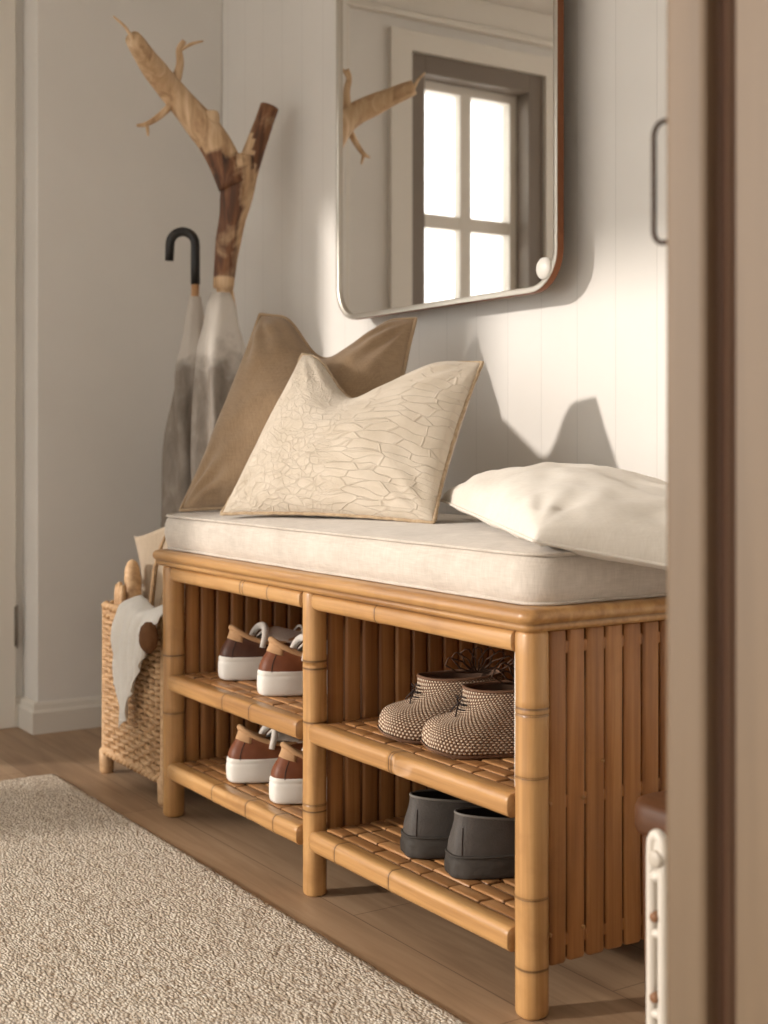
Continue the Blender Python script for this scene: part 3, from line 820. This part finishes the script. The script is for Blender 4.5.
SHB = [(0, .84), (.22, .86), (.45, .84), (.72, 1.0), (1, .95)]
def boot(x, y, z, rz, label):
    r = thing('ankle_boot', label, 'shoe', (x, y, z), rz, 'grey ankle boots in the bench')
    zc = lambda p: .079 + .008 * math.cos(p)
    k1 = lambda p: .022 + .004 * math.cos(p)
    k2 = lambda p: .012 + .012 * max(0, math.cos(p)) - .004 * max(0, -math.cos(p))
    sl = [(0, .96), (.08, 1.0), (.30, 1.01), (.55, 1.01), (.62, 1.01), (.80, 1.0), (.86, .985), (.93, 1.0), (1.0, .97)]
    shoe(r, .265, .100, .030, M['grey_sole'], M['grey'], .098, .086, .036, zc, k1, k2, SHB, sole_lv=sl,
         collar=(M['grey_edge'], lambda p: .0019), m_lin=M['black'], seam=(-4,), inset=.93, lug=.006)
    bm = new(); tube(bm, [(.1325 + (x_ - .1325) * .99, y_ * .985, .0305 + .008 * smooth(.72, 1, s_) ** 2) for _, s_, x_, y_ in outline(.265, .100, 60, SHB)], .0022, 6, closed=True)
    obj('welt', bm, M['grey_sole'], r, local=True)
    tongue(r, .185, .082, .078, .138, .072, -.012, M['black'], thick=.007, bend=.02)
    for i in range(4):
        xx = .165 + .018 * i; zz = .100 - .010 * i
        bm = new(); tube(bm, [(xx, -.028, zz - .014), (xx + .003, -.014, zz), (xx + .005, 0, zz + .002), (xx + .003, .014, zz), (xx, .028, zz - .014)], .0022, 6)
        obj('lace', bm, M['black'], r, local=True)
    bm = new(); tube(bm, [(.150, -.036, .078), (.148, -.040, .092), (.152, -.036, .108), (.16, -.02, .112)], .0018, 6)
    obj('lace', bm, M['black'], r, local=True)
    return r
boot(-.343, .036, SH[0], D(76), 'grey leather ankle boot on the bottom right shelf, further left of the pair')
boot(-.230, .036, SH[0], D(76), 'grey leather ankle boot on the bottom right shelf, beside the right front leg')

SHW = [(0, .86), (.25, .90), (.5, .92), (.75, 1.0), (1, 1.0)]
def bootie(x, y, z, rz, label, bow):
    r = thing('woven_bootie', label, 'shoe', (x, y, z), rz, 'woven booties in the bench')
    zc = lambda p: .091 + .003 * math.cos(p) + .004 * max(0, -math.cos(p)) ** 4
    k1 = lambda p: .036 + .024 * max(0, -math.cos(p))
    k2 = lambda p: .030 + .042 * max(0, -math.cos(p)) ** 2
    sl = [(0, .97), (.3, 1.0), (.8, 1.0), (1.0, .99)]
    col, surf = shoe(r, .195, .102, .006, M['raffia'], M['raffia'], .072, .064, .038, zc, k1, k2, SHW, sole_lv=sl,
         collar=(M['raffia'], lambda p: .0024), m_lin=M['raffia_dark'], pw=.34, inset=.99, seam=None)
    n = 64; mid = n // 2
    for h, w in ((.93, 3), (.86, 4), (.79, 4)):
        bm = new(); a, b, c = surf(mid - w, h, .002), surf(mid, h, .004), surf(mid + w, h, .002); tube(bm, [a, b, c], .0013, 6); obj('lace', bm, M['stitch'], r, local=True)
    for s in (-1, 1):
        bm = new(); tube(bm, [surf(mid + s * 1, .9, .004), surf(mid + s * 4, .92, .011), surf(mid + s * 5, .86, .010), surf(mid + s * 2, .86, .005)], .0012, 6); obj('lace', bm, M['stitch'], r, local=True); bm = new()
        tube(bm, [surf(mid, .88, .005), surf(mid + s * 2, .78, .008), surf(mid + s * 3, .68, .006)], .0012, 6)
        obj('lace', bm, M['stitch'], r, local=True)
    if bow:
        for k in range(7):   # looped raffia bow standing behind the opening
            a = lerp(-1.1, 1.1, k / 6); tip = V((.040 + .056 * math.sin(a), -.020 * math.cos(a), .092 + .034 * math.cos(a * .9)))
            b0 = V((.040 + .006 * (k - 3) / 3, -.024, .090)); sd = V((.009 * math.cos(a), 0, -.009 * math.sin(a)))
            bm = new(); tube(bm, [b0, b0.lerp(tip, .5) + sd, tip + sd * .7, tip + V((0, .002, .003)), tip - sd * .7, b0.lerp(tip, .5) - sd, b0], .0013, 6)
            bo = obj('bow_loop', bm, M['raffia_dark'], r, local=True); bo['label'] = 'dark loop of the raffia bow at the heel'
    return r
bootie(-.300, .195, SH[1], D(247), 'woven raffia lace-up bootie on the upper right shelf, further left of the pair', True)
bootie(-.185, .195, SH[1], D(247), 'woven raffia lace-up bootie on the upper right shelf, nearest the right front leg', True)

# ------------------------------------------------------------------ mirror
MX0, MX1, MZ0, MZ1, MY = -1.254, -.500, .985, 1.93, .464
mir = thing('wall_mirror', 'large rounded rectangular wall mirror in a thin silver frame', 'mirror', ((MX0 + MX1) / 2, YB, MZ0))
def mring(ins, y, r0=.075):
    r = r0 - ins; cx, cz = (MX0 + MX1) / 2, (MZ0 + MZ1) / 2
    return [V((cx + a, y, cz + b)) for a, b in rrect(MX1 - MX0 - 2 * ins, MZ1 - MZ0 - 2 * ins, r, 10)]
bm = new(); skin_rings(bm, [mring(.0035, MY + .006), mring(.0035, MY + .0065)]); obj('mirror_glass', bm, M['mirror'], mir, smooth_=False)
bm = new(); skin_rings(bm, [mring(.0115, MY + .007), mring(.0115, MY + .0005), mring(.0105, MY - .0002), mring(.0012, MY), mring(.0006, MY + .001), mring(.0006, MY + .003), mring(.004, MY + .007)], closed=True)
obj('frame', bm, M['silver'], mir, auto=40)
bm = new(); skin_rings(bm, [mring(.0003, MY + .0015), mring(0, MY + .003), mring(0, MY + .015), mring(.006, MY + .016), mring(.006, MY + .0015)], closed=True)
s = obj('frame_side', bm, M['bronze'], mir, auto=40); s['label'] = 'copper brown side band of the frame'
bm = new(); box(bm, (MX0 + .01, MY + .008, MZ0 + .01), (MX1 - .01, MY + .012, MZ1 - .01)) if False else skin_rings(bm, [mring(.006, MY + .008), mring(.006, MY + .0145)])
obj('backing', bm, M['taupe'], mir, smooth_=False)
for zz in (MZ0 + .2, MZ1 - .2):
    bm = new(); box(bm, (MX0 + .25, MY + .0145, zz - .02), (MX1 - .25, YB, zz + .02))
    obj('wall_bracket', bm, M['taupe'], mir, smooth_=False)
bm = new(); bmesh.ops.create_uvsphere(bm, u_segments=20, v_segments=12, radius=.020)
for v_ in bm.verts: v_.co = V((MX1 - .036, MY + .0005, MZ0 + .040)) + V((v_.co.x, v_.co.y * .45, v_.co.z))
k = obj('clip', bm, M['chrome_knob'], mir); k['label'] = 'rounded pale clip in the lower right corner'

# ------------------------------------------------------------------ driftwood branch in the corner
bx, by = -1.625, .46
br_ = thing('driftwood_branch', 'forked driftwood branch standing upright in the corner behind the umbrellas', 'branch', (bx, by, 0))
bm = new()
def limb(pts, rad, seg=14, sub=5, rough=.12):
    P = [V(p) for p in pts]; out = []; rr = []
    for i in range(len(P) - 1):
        p0 = P[max(i - 1, 0)]; p1 = P[i]; p2 = P[i + 1]; p3 = P[min(i + 2, len(P) - 1)]
        for k in range(sub):
            t_ = k / sub
            q = .5 * ((2 * p1) + (p2 - p0) * t_ + (2 * p0 - 5 * p1 + 4 * p2 - p3) * t_ ** 2 + (3 * p1 - p0 - 3 * p2 + p3) * t_ ** 3)
            out.append(q); rr.append(lerp(rad[i], rad[i + 1], t_))
    out.append(P[-1]); rr.append(rad[-1])
    rr = [r * (1 + rough * noise.noise(q * 14)) for r, q in zip(rr, out)]
    tube(bm, out, rr, seg)
BRANCH_PTS = None
limb([(-1.625, .46, 0), (-1.62, .45, .5), (-1.606, .385, .97), (-1.596, .356, 1.10)], [.016, .017, .019, .021], rough=.03)
limb([(-1.596, .356, 1.085), (-1.587, .362, 1.18), (-1.575, .374, 1.27), (-1.565, .384, 1.35), (-1.560, .388, 1.40)], [.026, .029, .035, .043, .036])
limb([(-1.567, .372, 1.33), (-1.577, .328, 1.42), (-1.597, .275, 1.49), (-1.604, .222, 1.545), (-1.565, .155, 1.585), (-1.510, .092, 1.618)], [.040, .039, .034, .032, .026, .018])
limb([(-1.562, .386, 1.33), (-1.552, .410, 1.40), (-1.545, .430, 1.46), (-1.538, .450, 1.520)], [.034, .026, .024, .024])
limb([(-1.605, .230, 1.54), (-1.592, .242, 1.60), (-1.587, .238, 1.635), (-1.580, .248, 1.655)], [.013, .010, .008, .006], 10)
limb([(-1.587, .238, 1.632), (-1.572, .262, 1.648), (-1.56, .287, 1.656)], [.005, .004, .002], 8)
limb([(-1.602, .232, 1.515), (-1.612, .200, 1.480), (-1.622, .172, 1.460), (-1.63, .150, 1.455)], [.010, .008, .006, .003], 8)
limb([(-1.622, .172, 1.462), (-1.624, .175, 1.445), (-1.626, .177, 1.433)], [.005, .004, .002], 8)
limb([(-1.512, .094, 1.612), (-1.514, .076, 1.640), (-1.522, .050, 1.663)], [.005, .0035, .002], 8)
limb([(-1.580, .312, 1.44), (-1.571, .312, 1.482), (-1.571, .312, 1.495)], [.020, .021, .018], 10)
for v_ in bm.verts:
    c = v_.co; d = .15
    if 1.10 < c.z < 1.40: d = .60 if c.y < .372 + .02 * noise.noise(c * 12) - .0 * c.x and c.x > -1.60 else .34
    if 1.10 < c.z < 1.20: d = max(d, lerp(.62, .40, (c.z - 1.1) / .1))
    if c.z > 1.36 and c.y > .400: d = .64
    if c.z < 1.10: d = .05
    v_[bm.verts.layers.float['dark']] = d
obj('branch_wood', bm, M['drift'], br_)

# ------------------------------------------------------------------ umbrellas
def canopy(bm, top, bot, prof, folds, seg=72, rows=40, seed=0, sx=1.0):
    top, bot = V(top), V(bot); rings = []; hs = []
    for i in range(rows + 1):
        v = i / rows; c = top.lerp(bot, v); r = interp(prof, v); ring = []
        for k in range(seg):
            a = 2 * PI * k / seg
            f = 1 + (.20 * smooth(0, .3, v)) * math.sin(folds * a + 2.2 * noise.noise(V((v * 3, seed, 0))) * 2) + .16 * noise.noise(V((math.cos(a) * 1.6, math.sin(a) * 1.6, v * 4 + seed)))
            ring.append(c + V((math.cos(a) * r * f * sx, math.sin(a) * r * f, .008 * math.sin(folds * a) * (v > .9))))
        rings.append(ring); hs.append(v)
    vr = skin_rings(bm, rings)
    for ring, v in zip(vr, hs): dk(bm, ring, v)
u1 = thing('umbrella', 'folded white and grey umbrella with a black crook handle beside the branch', 'umbrella', (-1.735, .315, 0), 0, 'folded umbrellas in the corner')
tx, ty = -1.706, .333
bm = new(); canopy(bm, (tx, ty, 1.075), (-1.722, .325, .10), [(0, .014), (.06, .024), (.21, .046), (.5, .060), (.75, .066), (1, .056)], 5, seed=1); obj('canopy', bm, M['umb'], u1)
bm = new(); tube(bm, [(tx - .03, ty - .02, 0), (tx, ty, 1.03), (tx + .001, ty + .001, 1.11)], [.006, .009, .0095], 12); obj('shaft', bm, M['shaft'], u1)
bm = new(); rr = .031; dvec = V((-.54, -.84, 0)); C0 = V((tx + .001, ty + .001, 1.203)) + dvec * rr
pts = [V((tx + .001, ty + .001, 1.105)), V((tx + .001, ty + .001, 1.16))] + [C0 - dvec * rr * math.cos(a) + V((0, 0, rr * math.sin(a))) for a in [PI * i / 14 for i in range(15)]] + [C0 + dvec * rr * 1.05 + V((0, 0, -.040))]
tube(bm, pts, [.0115] * 2 + [.0112] * 15 + [.0105], 14); h_ = obj('crook_handle', bm, M['black_plastic'], u1); h_['label'] = 'black crook handle'
u2 = thing('umbrella', 'folded white and grey umbrella close against the foot of the driftwood branch', 'umbrella', (-1.49, .300, 0), 0, 'folded umbrellas in the corner')
bm = new(); canopy(bm, (-1.545, .325, 1.068), (-1.475, .325, .10), [(0, .022), (.04, .038), (.15, .056), (.5, .068), (1, .060)], 6, seed=7); obj('canopy', bm, M['umb'], u2)
bm = new(); tube(bm, [(-1.476, .325, 0), (-1.476, .325, .2)], [.006, .008], 10); obj('tip', bm, M['shaft'], u2)

# ------------------------------------------------------------------ wicker basket with its contents
KX0, KX1, KY0, KY1, KZ0, KZ1 = -1.488, -1.160, .012, .185, .045, .372
bk = thing('wicker_basket', 'tall woven wicker basket on the floor left of the bench', 'basket', ((KX0 + KX1) / 2, (KY0 + KY1) / 2, 0))
cxk, cyk = (KX0 + KX1) / 2, (KY0 + KY1) / 2
def per(u, off=0.0, w=KX1 - KX0, h=KY1 - KY0, r=.03):
    """point on a rounded rectangle at arclength fraction u"""
    w2, h2 = w / 2 + off, h / 2 + off; r2 = r + off
    segs = []; st = [('l', 2 * (w2 - r2)), ('c', PI / 2 * r2), ('l', 2 * (h2 - r2)), ('c', PI / 2 * r2)] * 2
    tot = sum(s[1] for s in st); s = (u % 1) * tot; ang = 0
    p = V((-w2 + r2, -h2)); d = V((1, 0))
    for ty_, ln in st:
        if s <= ln:
            if ty_ == 'l': q = p + d * s; return q
            a = s / r2; nrm = V((-d.y, d.x)); c = p + nrm * r2
            return c + (-nrm) * r2 * math.cos(a) + d * r2 * math.sin(a)
        s -= ln
        if ty_ == 'l': p = p + d * ln
        else:
            nrm = V((-d.y, d.x)); p = p + nrm * r2 + d * r2; d = nrm
    return p
bm = new(); NS = 34; rows = 27
for i in range(rows):
    z = lerp(KZ0 + .012, KZ1 - .018, i / (rows - 1)); pts = []
    n = NS * 6
    for k in range(n):
        u = k / n; wv_ = math.sin(PI * (u * NS) + PI * (i % 2)); q = per(u, .0042 * wv_)
        pts.append((cxk + q.x, cyk + q.y, z + .0012 * noise.noise(V((u * 40, i, 0)))))
    vr = tube(bm, pts, .0056, 6, closed=True)
    dd = R.uniform(0, .3)
    for ring in vr: dk(bm, ring, dd)
for k in range(NS):
    q = per((k + .5) / NS); tube(bm, [(cxk + q.x, cyk + q.y, KZ0), (cxk + q.x, cyk + q.y, KZ1 - .01)], .0042, 6)
obj('weave', bm, M['rattan'], bk)
for z, r_, nm in ((KZ1 - .008, .0085, 'rim'), (KZ1 - .026, .0065, 'rim'), (KZ0 + .004, .008, 'base_hoop')):
    bm = new()
    for ph in (0, PI):
        tube(bm, [(cxk + (q := per(k / 200, .003 + .003 * math.cos(k * .8 + ph))).x, cyk + q.y, z + .004 * math.sin(k * .8 + ph)) for k in range(200)], r_ * .7, 6, closed=True)
    obj(nm, bm, M['rattan'], bk)
for sx in (-1, 1):
    for sy in (-1, 1):
        px_, py_ = cxk + sx * ((KX1 - KX0) / 2 - .007), cyk + sy * ((KY1 - KY0) / 2 - .007)
        bm = new(); tube(bm, [(px_, py_, 0), (px_, py_, .006), (px_, py_, .05), (px_, py_, .055), (px_, py_, KZ1 - .005)], [.013, .0155, .0165, .011, .010], 12)
        obj('corner_post', bm, M['rattan'], bk)
bm = new(); rings = []
for off, z in ((-.008, KZ0), (-.008, KZ1 - .03)):
    rings.append([V((cxk + per(k / 60, off).x, cyk + per(k / 60, off).y, z)) for k in range(60)])
skin_rings(bm, rings, cap=False); bm.verts.ensure_lookup_table(); bm.faces.new([bm.verts[i] for i in range(60)])
obj('liner', bm, M['rattan_in'], bk)

# white cloth over the front rim
bm = new(); nu, nv = 40, 60; rows = []
for j in range(nv + 1):
    row = []
    for i in range(nu + 1):
        u = i / nu
        xt = lerp(-1.335, -1.115, u)
        zb = interp([(0, .22), (.18, .135), (.30, .15), (.55, .215), (.8, .27), (1, .30)], u) + .005 * noise.noise(V((u * 25, 0, 0)))
        s = j / nv
        if s < .2:   # inside the basket, rising to the rim
            k = s / .2; y = KY0 + .034 - .014 * k; z = lerp(.345, .392, k) + .010 * math.sin(u * 9)
        elif s < .32:  # over the rim
            k = (s - .2) / .12; a = PI / 2 * k; y = KY0 + .020 - .038 * math.sin(a); z = .392 - .022 * (1 - math.cos(a)) + .010 * math.sin(u * 9) * (1 - k)
        else:
            k = (s - .32) / .68; y = KY0 - .018 - .004 * k; z = lerp(.370, zb, k)
        k = max(0, (s - .32) / .68)
        x = lerp(xt, lerp(xt, -1.290, .30), k)
        fold = .017 * math.sin(u * 15 + 1.6 * k) * smooth(.15, .5, s) * (1 - .45 * k) + .006 * noise.noise(V((u * 6, k * 3, 4)))
        row.append(bm.verts.new((x, y - .008 - abs(fold) * 1.1, z)))
    rows.append(row)
for A, B in zip(rows, rows[1:]):
    for i in range(nu): bm.faces.new((A[i], A[i + 1], B[i + 1], B[i]))
tag(obj('white_cloth', bm, M['white_cloth'], solid=.0016), 'white cloth draped over the front rim of the wicker basket', 'cloth')
# tan roll, sheer linen sheet, cane, sprig, brown ball
r1 = thing('tan_roll', 'tan rolled bundle with a rounded top sticking up from the basket', 'roll', (-1.430, .065, .06))
bm = new(); tube(bm, [(-1.430, .065, .06), (-1.440, .065, .30), (-1.447, .065, .42), (-1.449, .065, .445), (-1.450, .065, .458), (-1.450, .065, .463)], [.017, .019, .0185, .016, .010, .003], 14); obj('roll_body', bm, M['rattan'], r1)
bm = new()
for q in range(4): tube(bm, [(-1.443 + .0195 * math.cos(a), .065 + .0195 * math.sin(a), .33 + .014 * q + .01 * a / 6.3) for a in [2 * PI * k / 20 for k in range(21)]], .002, 6)
obj('binding', bm, M['rattan'], r1)
cb = thing('cane_bundle', 'short bundle of brown canes at the left corner of the basket', 'canes', (-1.455, .06, .08))
for i in range(3): bm = new(); tube(bm, [(-1.462 + .0148 * i, .037, .08), (-1.464 + .0148 * i, .037, .392 + .006 * (i % 2)), (-1.464 + .0148 * i, .037, .410 + .006 * (i % 2))], [.007, .0072, .0045], 10); obj('cane', bm, M['rattan'], cb)
bm = new(); rows = []
for j in range(25):
    row = []; v = j / 24
    for i in range(21):
        u = i / 20 * 2 - 1; w = .016 + .098 * v
        x = -1.408 + u * w + .022 * v; y = .105 + .018 * math.cos(u * 2.4) + .012 * math.sin(u * 5 + v * 2) * v
        z = .30 + .232 * v + (.035 * max(0, u) - .012 * max(0, -u) + .012 * math.cos(u * 4)) * v
        row.append(bm.verts.new((x, y, z)))
    rows.append(row)
for A, B in zip(rows, rows[1:]):
    for i in range(20): bm.faces.new((A[i], A[i + 1], B[i + 1], B[i]))
tag(obj('linen_sheet', bm, M['sheer'], solid=.001), 'pale sheer linen sheet fanned out of the basket beside the bench top', 'cloth')
bm = new(); tube(bm, [(-1.345, .06, .09), (-1.342, .062, .36), (-1.328, .066, .45), (-1.306, .070, .50), (-1.285, .074, .53)], [.006, .006, .0055, .004, .003], 10)
tag(obj('cane', bm, M['rattan']), 'thin bent brown cane in front of the sheer linen sheet', 'cane')
ds = thing('dried_sprig', 'pale dried grass sprig at the left edge of the basket', 'sprig', (-1.478, .09, .30))
for i in range(8):
    a = R.uniform(-.6, .6); p = V((-1.478, .09, .30)); tip = p + V((.030 * math.sin(a * 1.5) - .008, .02 * math.cos(i), .10 + .03 * R.random()))
    bm = new(); tube(bm, [p, p.lerp(tip, .5), p.lerp(tip, .65), p.lerp(tip, .75), p.lerp(tip, .85), p.lerp(tip, .95), tip], [.0012, .001, .004, .0026, .0042, .003, .001], 6)
    obj('grass_stem', bm, M['sheer'], ds)
bm = new(); bmesh.ops.create_uvsphere(bm, u_segments=32, v_segments=20, radius=1)
for v_ in bm.verts:
    c = v_.co.copy(); k = 1 + .10 * noise.noise(c * 4) + .05 * noise.noise(c * 11)
    v_.co = V((-1.122 + c.x * .022 * k, -.036 + c.y * .018 * k, .340 + c.z * .030 * k))
pc = tag(obj('brown_ball', bm, M['rattan_in']), 'rough brown ball hanging against the white cloth on the basket rim', 'ball')

# ------------------------------------------------------------------ stool and radiator on the right
sx0, sx1, sy0, sy1 = .112, .36, .045, .30
stl = thing('wooden_stool', 'low brown wooden stool between the bench and the radiator', 'stool', ((sx0 + sx1) / 2, (sy0 + sy1) / 2, 0))
bm = new(); rings = []
for ins, z in ((.010, .250), (.003, .253), (0, .260), (0, .282), (.003, .289), (.010, .292)):
    rings.append(slab_ring(sx0 + ins, sx1 - ins, sy0 + ins, sy1 - ins, .04 - ins, z))
skin_rings(bm, rings); obj('seat', bm, M['stool'], stl)
for ax_ in (sx0 + .03, sx1 - .03):
    for ay in (sy0 + .03, sy1 - .03):
        bm = new(); tube(bm, [(ax_, ay, 0), (ax_, ay, .252)], [.013, .017], 14); obj('leg', bm, M['stool'], stl)
bm = new(); bar(bm, (sx0 + .03, sy0 + .03, .12), (sx1 - .03, sy0 + .03, .12), .014, .02, .005); obj('stretcher', bm, M['stool'], stl)

rd = thing('radiator', 'narrow white column radiator beside the wooden door casing', 'radiator', (.44, -.150, 0))
RZ = .345
for k in range(5):
    x = .374 + .0315 * k
    bm = new()
    a = .0077; r_ = .0058
    pts = [(x - a, -.150, .0)] + [(x - a, -.150, z) for z in (.05, .12, .2, .28, RZ - .018)]
    pts += [(x - a * math.cos(t_), -.150, RZ - .018 + .0125 * math.sin(t_)) for t_ in [PI * i / 10 for i in range(1, 10)]]
    pts += [(x + a, -.150, z) for z in (RZ - .018, .28, .2, .12, .05, 0)]
    tube(bm, pts, [r_] * len(pts), 12)
    for zz in (.30, .245, .168, .09):      # cross lugs joining the two columns
        tube(bm, [(x - a, -.150, zz), (x + a, -.150, zz)], .0056 if zz > .29 else .0048, 10)
    box(bm, (x - a, -.153, .295), (x + a, -.147, RZ - .010))
    sec = obj('section', bm, M['rad'], rd)
    bm = new(); tube(bm, [(x + .003, -.148, .318), (x + .003, -.1575, .318), (x + .003, -.159, .318)], [.0085, .0085, .006], 16); bo = obj('boss', bm, M['rad_boss'], sec)
    for zz in (.262, .185, .108):
        bm = new(); tube(bm, [(x + .001, -.150, zz), (x + .001, -.158, zz)], [.0058, .0045], 12)
        sp_ = obj('spacer', bm, M['rust'], sec); sp_['label'] = 'brown round spacer in the slot'

# ------------------------------------------------------------------ light
sun = bpy.data.lights.new('sun', 'SUN'); sun.energy = 3.3; sun.angle = math.radians(2.6); sun.color = (1.0, .915, .85)
so = bpy.data.objects.new('sun', sun); COL.objects.link(so)
d = V((.36, 1.0, -.31)).normalized(); so.rotation_euler = d.to_track_quat('-Z', 'Y').to_euler(); so.location = (-4, -4, 3)
w = bpy.data.worlds.new('sky'); scene.world = w; w.use_nodes = True
t = w.node_tree; bg = t.nodes['Background']
tc = t.nodes.new('ShaderNodeTexCoord'); sp = t.nodes.new('ShaderNodeSeparateXYZ'); t.links.new(tc.outputs['Generated'], sp.inputs[0])
f = t.nodes.new('ShaderNodeMapRange'); f.inputs[1].default_value = -.2; f.inputs[2].default_value = -.95; f.inputs[3].default_value = 0; f.inputs[4].default_value = 1
t.links.new(sp.outputs[0], f.inputs[0])
c = mixc(t, f.outputs[0], (1.72, 1.69, 1.65, 1), (4.9, 4.82, 4.7, 1))
t.links.new(c, bg.inputs[0]); bg.inputs[1].default_value = 1.0

# ------------------------------------------------------------------ camera
cam = bpy.data.cameras.new('camera'); co = bpy.data.objects.new('camera', cam); COL.objects.link(co)
co.location = (1.316, -1.072, .7125)
fwd = V((-.8395, .5434, 0)); co.rotation_euler = fwd.to_track_quat('-Z', 'Y').to_euler()
cam.sensor_width = 36; cam.lens = 1350 * 36 / 1024; cam.shift_y = -67 / 1024
cam.dof.use_dof = True; cam.dof.focus_distance = 2.0; cam.dof.aperture_fstop = 5.0
cam.clip_start = .02
scene.camera = co
scene.view_settings.view_transform = 'Standard'
scene.view_settings.look = 'None'
scene.view_settings.exposure = .06
scene.cycles.use_denoising = True
scene.cycles.max_bounces = 8
scene.cycles.sample_clamp_indirect = 8
